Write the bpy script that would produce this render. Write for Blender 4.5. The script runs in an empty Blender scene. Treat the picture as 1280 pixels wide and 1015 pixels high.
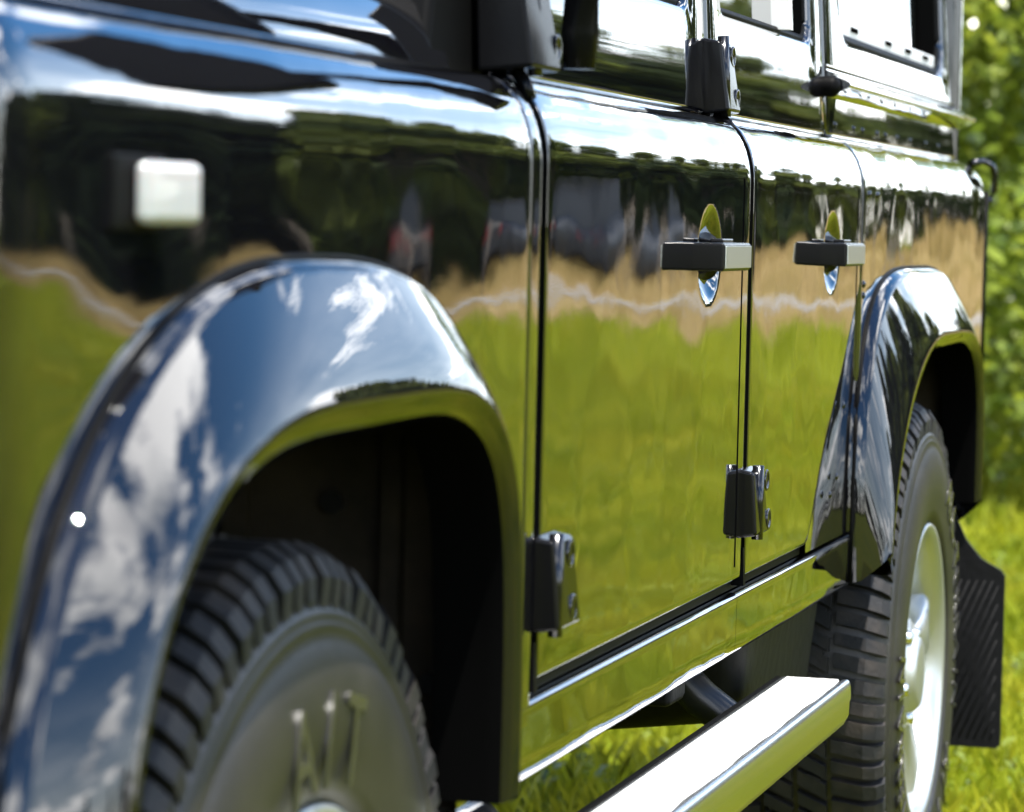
import bpy, bmesh, math, random
import numpy as np
from mathutils import Vector, Matrix, Quaternion
PI = math.pi
rnd = random.Random(7)
sc = bpy.context.scene
COL = sc.collection

# ------------------------------------------------------------------ camera
# World: +X runs along the vehicle from front to rear, +Y from its left side inwards, Z up.
def look_from_vanishing(f, vp, roll, pos):
    v = Vector((vp[0]-640, 507.5-vp[1], f)).normalized()
    a = Vector((roll, 1.0)).normalized()
    c = -(v.x*a.x+v.y*a.y)/v.z
    u = Vector((a.x, a.y, c)).normalized()
    vf = Vector((v.x, v.y, -v.z)); uf = Vector((u.x, u.y, -u.z))   # camera axes: right, up, back
    yf = uf.cross(vf)
    R = Matrix((vf, yf, uf)).to_4x4()
    return Matrix.Translation(pos) @ R
cam_d = bpy.data.cameras.new("camera"); cam = bpy.data.objects.new("camera", cam_d); COL.objects.link(cam)
cam_d.sensor_width = 36; cam_d.lens = 4286/1280*36
cam.matrix_world = look_from_vanishing(4286, (1762.4, 305.0), 0.0228, Vector((-2.2008, -0.7032, 1.0252)))
cam_d.clip_start = 0.05; cam_d.clip_end = 3000
cam_d.dof.use_dof = True; cam_d.dof.focus_distance = 3.75; cam_d.dof.aperture_fstop = 8.0; cam_d.dof.aperture_blades = 8
sc.camera = cam

# ------------------------------------------------------------------ light
SUN = Vector((-0.20, -0.22, 0.95)).normalized()
EL = math.asin(SUN.z); ROT = math.atan2(SUN.x, SUN.y)
w = bpy.data.worlds.new("World"); sc.world = w; w.use_nodes = True
nt = w.node_tree; nt.nodes.clear()
N = nt.nodes.new; L = nt.links.new
def mnode(op, a=None, b=None, tree=None):
    n = (tree or nt).nodes.new('ShaderNodeMath'); n.operation = op
    t = (tree or nt)
    for i, v in enumerate((a, b)):
        if v is None: continue
        if hasattr(v, 'is_linked') or hasattr(v, 'links'): t.links.new(v, n.inputs[i])
        else: n.inputs[i].default_value = v
    return n.outputs[0]
sky = N('ShaderNodeTexSky'); sky.sky_type = 'NISHITA'; sky.sun_disc = False
sky.sun_elevation = EL; sky.sun_rotation = ROT; sky.air_density = 1.0; sky.dust_density = 0.15; sky.ozone_density = 2.5
tc = N('ShaderNodeTexCoord'); sep = N('ShaderNodeSeparateXYZ'); L(tc.outputs['Generated'], sep.inputs[0])
zc = mnode('MAXIMUM', sep.outputs[2], 0.0); zd = mnode('ADD', zc, 0.16)
px = mnode('DIVIDE', sep.outputs[0], zd); py = mnode('DIVIDE', sep.outputs[1], zd)
cmb = N('ShaderNodeCombineXYZ'); L(px, cmb.inputs[0]); L(py, cmb.inputs[1]); cmb.inputs[2].default_value = 3.7
nz = N('ShaderNodeTexNoise'); nz.inputs['Scale'].default_value = 1.7; nz.inputs['Detail'].default_value = 9; nz.inputs['Roughness'].default_value = 0.58; nz.inputs['Distortion'].default_value = 0.25
L(cmb.outputs[0], nz.inputs['Vector'])
cr = N('ShaderNodeValToRGB'); cr.color_ramp.elements[0].position = 0.515; cr.color_ramp.elements[1].position = 0.60
L(nz.outputs['Fac'], cr.inputs[0])
nz2 = N('ShaderNodeTexNoise'); nz2.inputs['Scale'].default_value = 2.3; nz2.inputs['Detail'].default_value = 6
L(cmb.outputs[0], nz2.inputs['Vector'])
cr2 = N('ShaderNodeValToRGB'); cr2.color_ramp.elements[0].color = (11, 11.6, 12.6, 1); cr2.color_ramp.elements[1].color = (26, 26, 26, 1)
cr2.color_ramp.elements[0].position = 0.35; cr2.color_ramp.elements[1].position = 0.62
L(nz2.outputs['Fac'], cr2.inputs[0])
mx = N('ShaderNodeMix'); mx.data_type = 'RGBA'
mr = N('ShaderNodeMapRange'); mr.inputs['From Min'].default_value = 0.05; mr.inputs['From Max'].default_value = 0.34; mr.inputs['To Min'].default_value = 0.34; mr.inputs['To Max'].default_value = 0.0; mr.interpolation_type = 'SMOOTHSTEP'
L(zc, mr.inputs['Value']); lowc = mnode('MAXIMUM', cr.outputs[0], mr.outputs[0])
L(lowc, mx.inputs['Factor']); hsn = N('ShaderNodeHueSaturation'); hsn.inputs['Saturation'].default_value = 1.3; L(sky.outputs[0], hsn.inputs['Color']); L(hsn.outputs[0], mx.inputs['A']); L(cr2.outputs[0], mx.inputs['B'])
bg = N('ShaderNodeBackground'); bg.inputs[1].default_value = 0.11
L(mx.outputs['Result'], bg.inputs[0])
wo = N('ShaderNodeOutputWorld'); L(bg.outputs[0], wo.inputs[0])

sl = bpy.data.lights.new("sun", 'SUN'); sl.energy = 5.0; sl.angle = math.radians(0.53); sl.color = (1.0, 0.955, 0.88)
so = bpy.data.objects.new("sun", sl); COL.objects.link(so); so.rotation_euler = (-SUN).to_track_quat('-Z', 'Y').to_euler()
so.location = SUN*30
sc.view_settings.view_transform = 'Standard'; sc.view_settings.look = 'None'; sc.view_settings.gamma = 1.0
sc.view_settings.exposure = 1.48; sc.view_settings.use_curve_mapping = False
sc.cycles.max_bounces = 10; sc.cycles.glossy_bounces = 6; sc.cycles.sample_clamp_indirect = 8

# ------------------------------------------------------------------ materials
M = {}
def mat(name, color, rough=0.5, metal=0.0, **kw):
    m = bpy.data.materials.new(name); m.use_nodes = True
    b = m.node_tree.nodes['Principled BSDF']
    b.inputs['Base Color'].default_value = (*color, 1); b.inputs['Roughness'].default_value = rough; b.inputs['Metallic'].default_value = metal
    for k, v in kw.items(): b.inputs[k.replace('_', ' ')].default_value = v
    M[name] = m
    return m, m.node_tree, b
def noise_bump(t, b, scale, dist, detail=3, vec=None, stretch=None, target='Normal', strength=1.0):
    c = t.nodes.new('ShaderNodeTexCoord'); n = t.nodes.new('ShaderNodeTexNoise')
    n.inputs['Scale'].default_value = scale; n.inputs['Detail'].default_value = detail
    if stretch:
        mp = t.nodes.new('ShaderNodeMapping'); mp.inputs['Scale'].default_value = stretch
        t.links.new(c.outputs['Object'], mp.inputs[0]); t.links.new(mp.outputs[0], n.inputs['Vector'])
    else: t.links.new(c.outputs['Object'], n.inputs['Vector'])
    bp = t.nodes.new('ShaderNodeBump'); bp.inputs['Distance'].default_value = dist; bp.inputs['Strength'].default_value = strength
    t.links.new(n.outputs['Fac'], bp.inputs['Height'])
    if vec is not None: t.links.new(vec, bp.inputs['Normal'])
    if target: t.links.new(bp.outputs[0], b.inputs[target])
    return bp.outputs[0]
def noise_color(t, b, scale, c0, c1, p0=0.35, p1=0.65, detail=4, stretch=None, coord='Object'):
    c = t.nodes.new('ShaderNodeTexCoord'); n = t.nodes.new('ShaderNodeTexNoise')
    n.inputs['Scale'].default_value = scale; n.inputs['Detail'].default_value = detail
    if stretch:
        mp = t.nodes.new('ShaderNodeMapping'); mp.inputs['Scale'].default_value = stretch
        t.links.new(c.outputs[coord], mp.inputs[0]); t.links.new(mp.outputs[0], n.inputs['Vector'])
    else: t.links.new(c.outputs[coord], n.inputs['Vector'])
    r = t.nodes.new('ShaderNodeValToRGB')
    r.color_ramp.elements[0].position = p0; r.color_ramp.elements[0].color = (*c0, 1)
    r.color_ramp.elements[1].position = p1; r.color_ramp.elements[1].color = (*c1, 1)
    t.links.new(n.outputs['Fac'], r.inputs[0])
    if b is not None: t.links.new(r.outputs[0], b.inputs['Base Color'])
    return r.outputs[0]
def paint(name, wave):
    m, t, b = mat(name, (0.0035, 0.0035, 0.0045), 0.03, 0.0)
    b.inputs['IOR'].default_value = 1.55
    b.inputs['Coat Weight'].default_value = 1.0; b.inputs['Coat Roughness'].default_value = 0.008; b.inputs['Coat IOR'].default_value = 1.62
    if wave == 0: b.inputs['Specular IOR Level'].default_value = 0.0
    if wave > 0:
        v = noise_bump(t, b, 1.0, 0.0062*wave, 1.0, None, (2.9, 1.0, 3.6), None)
        v = noise_bump(t, b, 1.0, 0.0011*wave, 1.5, v, (6.5, 4.0, 9.0), None)
        v = noise_bump(t, b, 1.0, 0.00005*wave, 2.0, v, (22, 12, 30), None)
        v = noise_bump(t, b, 1.0, 0.00001, 1.0, v, (420, 420, 420), None)
        t.links.new(v, b.inputs['Normal']); t.links.new(v, b.inputs['Coat Normal'])
paint('paint_panel', 1.0); paint('paint_smooth', 0.22); paint('paint_flare', 0.0)
_, t, b = mat('inner_black', (0.002, 0.002, 0.002), 0.95, 0, Specular_IOR_Level=0.0)
_, t, b = mat('liner', (0.012, 0.011, 0.010), 0.8, 0, Specular_IOR_Level=0.1); noise_color(t, b, 9, (0.012, 0.011, 0.010), (0.045, 0.036, 0.025)); noise_bump(t, b, 30, 0.003)
_, t, b = mat('rubber', (0.02, 0.02, 0.02), 0.62, 0, Specular_IOR_Level=0.3)
noise_color(t, b, 22, (0.011, 0.011, 0.012), (0.040, 0.032, 0.026), 0.45, 0.8, 6); noise_bump(t, b, 160, 0.0008)
_, t, b = mat('sidewall_rubber', (0.02, 0.02, 0.02), 0.42, 0, Specular_IOR_Level=0.36); noise_color(t, b, 6, (0.012, 0.0115, 0.011), (0.036, 0.032, 0.027), 0.4, 0.8, 5); noise_bump(t, b, 120, 0.0003)
_, t, b = mat('letter_rubber', (0.035, 0.034, 0.032), 0.16)
_, t, b = mat('black_casting', (0.004, 0.004, 0.0045), 0.12, 0, Specular_IOR_Level=0.14); noise_bump(t, b, 1400, 0.00003, 2)
_, t, b = mat('black_plastic', (0.005, 0.005, 0.0055), 0.25, 0, Specular_IOR_Level=0.06); noise_bump(t, b, 300, 0.0001, 2)
_, t, b = mat('black_gloss', (0.005, 0.005, 0.006), 0.12)
_, t, b = mat('seal', (0.003, 0.003, 0.003), 0.5, 0, Specular_IOR_Level=0.04)
_, t, b = mat('mudflap_rubber', (0.005, 0.005, 0.0055), 0.55, 0, Specular_IOR_Level=0.15); noise_bump(t, b, 60, 0.001)
_, t, b = mat('alloy', (0.50, 0.51, 0.50), 0.32, 0.8); noise_bump(t, b, 200, 0.0001)
_, t, b = mat('polished', (0.68, 0.69, 0.68), 0.24, 1.0)
_, t, b = mat('handle_metal', (0.006, 0.006, 0.0065), 0.2, 0, Specular_IOR_Level=0.12)
_, t, b = mat('deck', (0.80, 0.79, 0.77), 0.42)
noise_color(t, b, 60, (0.46, 0.45, 0.43), (0.68, 0.67, 0.65), 0.3, 0.6, 8, (0.5, 6, 1)); noise_bump(t, b, 240, 0.0006)
_, t, b = mat('lens', (0.33, 0.335, 0.33), 0.2); b.inputs['Coat Weight'].default_value = 1.0; b.inputs['Subsurface Weight'].default_value = 0.2
_, t, b = mat('glass', (0.012, 0.014, 0.014), 0.0); b.inputs['IOR'].default_value = 1.6; b.inputs['Coat Weight'].default_value = 1.0; b.inputs['Coat IOR'].default_value = 1.6; b.inputs['Coat Roughness'].default_value = 0.0
_, t, b = mat('white_frame', (0.62, 0.62, 0.62), 0.4)
_, t, b = mat('chassis', (0.004, 0.004, 0.004), 0.6, 0, Specular_IOR_Level=0.2); noise_bump(t, b, 40, 0.002)
_, t, b = mat('chassis_tube', (0.012, 0.012, 0.013), 0.3)
# vegetation and ground
_, t, b = mat('ground_grass', (0.08, 0.12, 0.02), 0.95, 0, Specular_IOR_Level=0.05)
noise_color(t, b, 0.55, (0.100, 0.132, 0.006), (0.170, 0.180, 0.010), 0.35, 0.66, 8); noise_bump(t, b, 25, 0.05, 6)
_, t, b = mat('dry_grass', (0.24, 0.18, 0.08), 0.95, 0, Specular_IOR_Level=0.05)
noise_color(t, b, 0.35, (0.17, 0.135, 0.04), (0.34, 0.25, 0.12), 0.35, 0.65, 8, (1, 1, 3)); noise_bump(t, b, 9, 0.2, 6)
_, t, b = mat('road_surface', (0.24, 0.23, 0.22), 0.85); noise_color(t, b, 2, (0.13, 0.127, 0.125), (0.20, 0.19, 0.18), 0.3, 0.7, 8)
def leafmat(name, c0, c1, scale=1.2, rough=0.42, trans=0.35, spec=0.15):
    m = bpy.data.materials.new(name); m.use_nodes = True; t = m.node_tree; b = t.nodes['Principled BSDF']
    col = noise_color(t, b, scale, c0, c1, 0.38, 0.62, 5)
    b.inputs['Roughness'].default_value = rough; b.inputs['Specular IOR Level'].default_value = spec
    tr = t.nodes.new('ShaderNodeBsdfTranslucent'); mixn = t.nodes.new('ShaderNodeMixShader'); mixn.inputs[0].default_value = trans
    hs = t.nodes.new('ShaderNodeHueSaturation'); hs.inputs['Value'].default_value = 1.5; hs.inputs['Hue'].default_value = 0.485
    t.links.new(col, hs.inputs['Color']); t.links.new(hs.outputs[0], tr.inputs['Color'])
    out = t.nodes['Material Output']
    t.links.new(b.outputs[0], mixn.inputs[1]); t.links.new(tr.outputs[0], mixn.inputs[2]); t.links.new(mixn.outputs[0], out.inputs[0])
    M[name] = m
leafmat('blade', (0.165, 0.205, 0.008), (0.275, 0.275, 0.018), 1.6, 0.4, 0.4)
leafmat('dry_blade', (0.25, 0.19, 0.06), (0.4, 0.3, 0.13), 0.8, 0.6, 0.3)
leafmat('leaf_bright', (0.09, 0.14, 0.012), (0.20, 0.24, 0.03), 1.3, 0.3, 0.42, 0.5)
leafmat('leaf_mid', (0.022, 0.038, 0.006), (0.095, 0.115, 0.016), 0.5, 0.45, 0.25)  # lighter woodland leaves, still lowered in tone for shade
leafmat('leaf_shaded', (0.010, 0.020, 0.005), (0.036, 0.052, 0.010), 0.45, 0.5, 0.2)  # shade on the woodland's near side is put into this leaf colour
leafmat('leaf_conifer', (0.008, 0.016, 0.006), (0.020, 0.032, 0.009), 0.6, 0.5, 0.12)
_, t, b = mat('bark', (0.07, 0.05, 0.035), 0.9); noise_color(t, b, 7, (0.04, 0.03, 0.02), (0.11, 0.085, 0.06), stretch=(4, 4, 0.7)); noise_bump(t, b, 18, 0.03)
_, t, b = mat('post_wood', (0.16, 0.13, 0.10), 0.85); noise_color(t, b, 9, (0.1, 0.08, 0.06), (0.22, 0.18, 0.14), stretch=(5, 5, 0.6))
_, t, b = mat('grey_car_paint', (0.012, 0.013, 0.015), 0.35, 0, Specular_IOR_Level=0.25)
_, t, b = mat('car_glass', (0.010, 0.012, 0.014), 0.4, 0, Specular_IOR_Level=0.12)
_, t, b = mat('red_lens', (0.10, 0.003, 0.005), 0.3)

# ------------------------------------------------------------------ helpers
class MB:
    """Collects vertices and faces that become one mesh object."""
    def __init__(s): s.v = []; s.f = []; s.sm = []
    def add(s, verts, faces, smooth=True):
        o = len(s.v); s.v += [tuple(p) for p in verts]; s.f += [tuple(i+o for i in f) for f in faces]; s.sm += [smooth]*len(faces); return s
    def grid(s, rows, closed_u=False, smooth=True, flip=False):
        nr = len(rows); nc = len(rows[0]); vs = [p for r in rows for p in r]; fs = []
        for i in range(nr-1):
            for j in range(nc if closed_u else nc-1):
                k = (j+1) % nc
                q = (i*nc+j, i*nc+k, (i+1)*nc+k, (i+1)*nc+j)
                fs.append(q[::-1] if flip else q)
        return s.add(vs, fs, smooth)
    def box(s, x0, x1, y0, y1, z0, z1):
        v = [(x, y, z) for x in (x0, x1) for y in (y0, y1) for z in (z0, z1)]
        return s.add(v, [(0, 1, 3, 2), (4, 6, 7, 5), (0, 4, 5, 1), (2, 3, 7, 6), (0, 2, 6, 4), (1, 5, 7, 3)], False)
    def hexa(s, v, smooth=False):
        return s.add(v, [(0, 3, 2, 1), (4, 5, 6, 7), (0, 1, 5, 4), (1, 2, 6, 5), (2, 3, 7, 6), (3, 0, 4, 7)], smooth)
    def tube(s, pts, r, n=10, caps=True):
        pts = [Vector(p) for p in pts]; rows = []
        rs = r if isinstance(r, (list, tuple)) else [r]*len(pts)
        up = Vector((0, 0, 1))
        for i, p in enumerate(pts):
            d = (pts[min(i+1, len(pts)-1)]-pts[max(i-1, 0)]).normalized()
            a = d.cross(up if abs(d.z) < 0.95 else Vector((1, 0, 0))).normalized(); b = d.cross(a)
            rows.append([p+(a*math.cos(2*PI*k/n)+b*math.sin(2*PI*k/n))*rs[i] for k in range(n)])
        o = len(s.v); s.grid(rows, True)
        if caps:
            s.f += [tuple(o+k for k in range(n)), tuple(o+(len(pts)-1)*n+k for k in reversed(range(n)))]; s.sm += [False]*2
        return s
    def lathe_y(s, prof, n=64, a0=0, a1=2*PI, cx=0, cz=0):
        full = abs(a1-a0-2*PI) < 1e-6
        m = n if full else n+1
        rows = [[(cx+r*math.sin(a0+(a1-a0)*k/n), y, cz+r*math.cos(a0+(a1-a0)*k/n)) for k in range(m)] for (y, r) in prof]
        return s.grid(rows, full)
    def build(s, name, m, parent=None, loc=None, bevel=0, seg=2, smooth_angle=None):
        me = bpy.data.meshes.new(name); me.from_pydata(s.v, [], s.f)
        me.polygons.foreach_set('use_smooth', s.sm); me.materials.append(M[m]); me.update()
        bm = bmesh.new(); bm.from_mesh(me); bmesh.ops.remove_doubles(bm, verts=bm.verts, dist=1e-6)
        bmesh.ops.recalc_face_normals(bm, faces=bm.faces); bm.to_mesh(me); bm.free()
        o = bpy.data.objects.new(name, me); COL.objects.link(o)
        if parent: o.parent = parent
        if loc: o.location = loc
        if bevel:
            md = o.modifiers.new('bevel', 'BEVEL'); md.width = bevel; md.segments = seg; md.limit_method = 'ANGLE'; md.angle_limit = math.radians(35)
            me.polygons.foreach_set('use_smooth', [True]*len(me.polygons))
            wn = o.modifiers.new('wn', 'WEIGHTED_NORMAL'); wn.keep_sharp = False
        return o
def empty(name, loc=(0, 0, 0), rz=0, parent=None):
    o = bpy.data.objects.new(name, None); COL.objects.link(o); o.location = loc; o.rotation_euler = (0, 0, rz); o.empty_display_size = 0.2
    if parent: o.parent = parent
    return o
def tag(o, label=None, cat=None, group=None, kind=None):
    for k, v in (('label', label), ('category', cat), ('group', group), ('kind', kind)):
        if v: o[k] = v
    return o
def copy_tree(o, parent=None):
    c = o.copy(); COL.objects.link(c); c.parent = parent
    for ch in list(o.children): copy_tree(ch, c)
    return c
def fast_mesh(name, verts, faces_n, m, smooth=False):
    """verts (n,k,3) array of separate k-gons."""
    n, k, _ = verts.shape
    me = bpy.data.meshes.new(name); me.vertices.add(n*k); me.vertices.foreach_set('co', verts.astype(np.float32).ravel())
    me.loops.add(n*k); me.loops.foreach_set('vertex_index', np.arange(n*k, dtype=np.int32))
    me.polygons.add(n); me.polygons.foreach_set('loop_start', np.arange(0, n*k, k, dtype=np.int32)); me.polygons.foreach_set('loop_total', np.full(n, k, np.int32))
    me.update(calc_edges=True); me.materials.append(M[m]); return me

# ------------------------------------------------------------------ setting: ground, road, verges
def sheet(name, x0, x1, y0, y1, z, m, nx=1, ny=1, hf=None):
    mb = MB(); mb.grid([[(x0+(x1-x0)*i/nx, y0+(y1-y0)*j/ny, z+(hf(x0+(x1-x0)*i/nx, y0+(y1-y0)*j/ny) if hf else 0)) for j in range(ny+1)] for i in range(nx+1)])
    return tag(mb.build(name, m), kind='structure')
sheet('ground', -900, 900, -900, 900, 0.0, 'ground_grass')
ROADX = 36.0
def bankf(x, y):
    t0 = (x-(ROADX+3.4))/9.0; t0 = max(0, min(1, t0)); s = t0*t0*(3-2*t0)
    k = 1/(1+math.exp(-(y+9)/1.2))
    return s*(0.0+0.8*k) + 0.05*math.sin(y*0.9)*s
sheet('near_verge', ROADX-7.5, ROADX, -260, 160, 0.012, 'dry_grass', 6, 60, lambda x, y: 0.06*math.sin(y*1.3)*math.sin((x-ROADX+5.5)/5.5*PI))
sheet('road', ROADX-0.2, ROADX+3.5, -260, 160, 0.03, 'road_surface')
sheet('far_verge', ROADX+3.3, ROADX+40, -260, 160, 0.016, 'dry_grass', 40, 120, bankf)

# ------------------------------------------------------------------ the car
car = empty('off_road_car', (1.4, 0.84, 0))
tag(car, 'glossy black off-road station wagon parked on grass, seen along its left flank', 'car')
class Part:
    pass
INV = Matrix.Translation((-1.4, -0.84, 0))
def P(mb, name, m, parent=None, **kw):
    """build a part in world coordinates, parented to the car (or to a part of it)."""
    o = mb.build(name, m, None, **kw)
    o.parent = parent or car
    if parent is None: o.matrix_parent_inverse = INV
    return o
ZS0, ZTOP, RY, RZ = 1.076, 1.148, 0.046, 0.072
def shoulder_profile(zb, nz=10, flip_top=True):
    """rows (y, z, ny, nz) from the lower edge up over the rounded shoulder; normal points outwards."""
    rows = [(0.0, zb+(ZS0-zb)*i/nz, -1.0, 0.0) for i in range(nz)]
    for i in range(0, 13):
        a = PI/2*i/12
        n = Vector((0, -math.cos(a)/RY, math.sin(a)/RZ)).normalized()
        rows.append((RY-RY*math.cos(a), ZS0+RZ*math.sin(a), n.y, n.z))
    rows.append((RY+0.03, ZTOP+0.0005, 0.0, 1.0))
    return rows
HEM = [(0.0, 0.008), (0.0003, 0.0022), (0.0009, 0.0008), (0.002, 0.0002), (0.008, 0.0)]
def side_panel(name, x0, x1, zbf, m='paint_panel', hem0=True, hem1=True, ncol=40, bottom_hem=True, yoff=0.0, parent=None, dish=None):
    cols = []
    if hem0: cols += [(x0+d, e) for d, e in HEM]
    else: cols += [(x0, 0.0)]
    a = x0+(0.008 if hem0 else 0); b_ = x1-(0.008 if hem1 else 0)
    xs = [a+(b_-a)*i/ncol for i in range(1, ncol)]
    if dish:
        dx, dz_, da, dh, dd = dish
        xs = [x for x in xs if abs(x-dx) > da*1.12]+[dx+da*1.08*(i/16-1) for i in range(33)]; xs.sort()
    cols += [(x, 0.0) for x in xs]
    if hem1: cols += [(x1-d, e) for d, e in reversed(HEM)]
    else: cols += [(x1, 0.0)]
    rows = []
    for (x, e) in cols:
        zb = zbf(x) if callable(zbf) else zbf
        pr = shoulder_profile(zb)
        if dish:
            z0 = dz_-dh*1.08; z1 = dz_+dh*1.08
            zz = [zb+(z0-zb)*i/8 for i in range(8)]+[z0+(z1-z0)*i/32 for i in range(33)]+[z1+(ZS0-z1)*i/3 for i in (1, 2)]
            def dy(z):
                q = ((x-dx)/da)**2+((z-dz_)/dh)**2
                return dd*(1-q) if q < 1 else 0.0
            pr = [(dy(max(z, zb+0.008)), z, -1.0, 0.0) for z in zz]+pr[10:]
        r = []
        if bottom_hem:
            for d, e2 in HEM[:-1]:
                ee = max(e, e2); r.append((x, yoff+ee, zb+d))
            pr = [(y, max(z, zb+0.008), ny, nz_) for (y, z, ny, nz_) in pr]
        for (y, z, ny, nz_) in pr: r.append((x, yoff+y-ny*e, z-nz_*e))
        rows.append(r)
    mb = MB(); mb.grid(rows)
    return P(mb, name, m, parent)

def superel(cx, a0, n0, a1, n1, z0, H, zlow):
    """arch outline from front foot over the top to rear foot; front side (a0, n0), rear side (a1, n1)."""
    pts = []
    K = 48
    for i in range(K+1):
        th = PI-PI*i/K
        c, s_ = math.cos(th), math.sin(th)
        a, n = (a0, n0) if c < 0 else (a1, n1)
        pts.append((cx+a*math.copysign(abs(c)**(2/n), c), z0+H*abs(s_)**(2/n)))
    return [(pts[0][0], zlow)]+pts[1:-1]+[(pts[-1][0], zlow)]
FX, FZ = -0.035, 0.412      # front axle
RX, RZc = 2.794, 0.380      # rear axle
fJ = superel(-0.06, 0.51, 2.4, 0.50, 3.0, 0.55, 0.450, 0.56)
fL = superel(-0.075, 0.425, 2.8, 0.418, 5.0, 0.55, 0.357, 0.585)
rJ = superel(2.80, 0.505, 3.6, 0.52, 4.0, 0.55, 0.425, 0.56)
rL = superel(2.80, 0.485, 2.0, 0.505, 5.0, 0.55, 0.326, 0.60)
def arch_open(J, Lc):
    mid = [((a[0]+b[0])/2, (a[1]+b[1])/2) for a, b in zip(J, Lc)]
    def f(x, low):
        if x <= mid[1][0] or x >= mid[-2][0]: return low
        for p, q in zip(mid, mid[1:]):
            if p[0] <= x <= q[0] and q[0] > p[0]:
                return max(low, p[1]+(q[1]-p[1])*(x-p[0])/(q[0]-p[0]))
        return low
    return f
fo = arch_open(fJ, fL); ro = arch_open(rJ, rL)

# --- lower panels
# front wing with rounded front corner
def wing():
    xs = [(-0.62, 0.16), (-0.617, 0.10), (-0.612, 0.07), (-0.602, 0.045), (-0.588, 0.025), (-0.57, 0.011), (-0.55, 0.0035), (-0.53, 0.0005)]
    cols = xs+[(-0.51+(0.53-0.0)*0+i*(1.046/70), 0.0) for i in range(70)]+[(0.546-d, e) for d, e in reversed(HEM)]
    rows = []
    for (x, e) in cols:
        zb = fo(x, 0.60)
        rows.append([(x, y-ny*e if x > 0 else y+e, z-(nz_*e if x > 0 else nz_*min(e, 0.05)*0.5)) for (y, z, ny, nz_) in shoulder_profile(zb)])
    mb = MB(); mb.grid(rows)
    return P(mb, 'front_wing', 'paint_panel')
wing_o = wing()
side_panel('pillar_panel', 0.5485, 0.584, 0.60, 'paint_panel', True, True, 2)
fdoor = side_panel('front_door', 0.604, 1.5225, 0.640, dish=(1.300, 0.997, 0.060, 0.050, 0.018))
def rdz(x):
    if x < 1.95: return 0.640
    return 0.640+(x-1.95)/(2.335-1.95)*(0.97-0.640)
rdoor = side_panel('rear_door', 1.5425, 2.3165, rdz, ncol=60, dish=(2.080, 0.997, 0.060, 0.050, 0.018))
def quarter_z(x):
    lo = 0.60
    if x < 2.34: return max(rdz(x)+0.0, ro(x, lo))
    return ro(x, lo)
# rear quarter: main part behind the door and the wedge below the door's cut corner
def quarter():
    end = [(3.715-0.05*(1-math.cos(a)), 0.05*(1-math.sin(a))) for a in [PI/2*k/8 for k in range(9)]]   # from rear back to side
    cols = [(2.3275+d, e) for d, e in HEM]+[(2.3355+(3.665-2.3355)*i/80, 0.0) for i in range(1, 81)]
    cols += [(3.665+0.05*math.sin(a), 0.05*(1-math.cos(a))) for a in [PI/2*k/8 for k in range(1, 9)]]
    rows = []
    for (x, e) in cols:
        rows.append([(x, y-ny*e, z-nz_*e) for (y, z, ny, nz_) in shoulder_profile(ro(x, 0.62), 12)])
    mb = MB(); mb.grid(rows)
    return P(mb, 'rear_quarter_panel', 'paint_panel')
quart = quarter()
mbw = MB()   # wedge of body between the sill, the cut door corner and the arch
rows = []
for i in range(24):
    x = 1.966+(2.34-1.966)*i/23
    zt = min(rdz(x)-0.012, 0.955); zb = max(0.628, ro(x, 0.628)); zb = min(zb, zt-0.001)
    rows.append([(x, 0.004, zb+(zt-zb)*k/6) for k in range(7)])
mbw.grid(rows); P(mbw, 'rear_arch_wedge', 'paint_panel')
# black backing added behind the shut lines so the gaps look shaded
mbi = MB()
for (x0, x1, zb) in ((0.40, 1.95, 0.57), (1.95, 2.45, 0.97)):
    pr = [(y-ny*0.02, z-nz_*0.02) for (y, z, ny, nz_) in shoulder_profile(zb)]
    mbi.grid([[(x, y, z) for (y, z) in pr] for x in (x0, x1)])
P(mbi, 'gap_backing', 'inner_black')
for (xa, xb, zb) in ((0.5825, 0.6055, 0.64), (1.5205, 1.5445, 0.65), (2.3145, 2.3295, 0.97)):
    pr = [(y-ny*0.0009, z-nz_*0.0009) for (y, z, ny, nz_) in shoulder_profile(zb)]
    mb = MB(); mb.grid([[(x, y, z) for (y, z) in pr] for x in (xa, xb)]); P(mb, 'shut_line_shade_strip', 'inner_black')  # near-flush black strip puts the gap's shade at the surface
# shut-line trims: folded edge of the door skins
mbs = MB(); mbs.box(1.4815, 1.4845, -0.0006, 0.004, 0.655, 1.08); P(mbs, 'skin_seam', 'inner_black', fdoor)
mbs = MB(); mbs.box(2.284, 2.2865, -0.0006, 0.004, 0.93, 1.08); P(mbs, 'skin_seam', 'inner_black', rdoor)
def shoulder_line(x0, x1, a, h, name, parent):
    mb = MB(); rows = []
    for d in (-h, h):
        aa = a+d
        n = Vector((0, -math.cos(aa)/RY, math.sin(aa)/RZ)).normalized()
        rows.append([(x, RY-RY*math.cos(aa)+n.y*0.0008, ZS0+RZ*math.sin(aa)+n.z*0.0008) for x in (x0, x1)])
    mb.grid(rows); return P(mb, name, 'inner_black', parent)
shoulder_line(0.625, 1.50, 1.02, 0.013, 'waist_seam', fdoor)
shoulder_line(1.56, 2.29, 1.05, 0.013, 'waist_seam', rdoor)
shoulder_line(2.36, 3.66, 1.2, 0.012, 'waist_seam', quart)
# rubber strip along the door bottoms
mb = MB(); mb.box(0.60, 1.97, 0.012, 0.03, 0.626, 0.652); P(mb, 'door_bottom_seal', 'seal')
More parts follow.
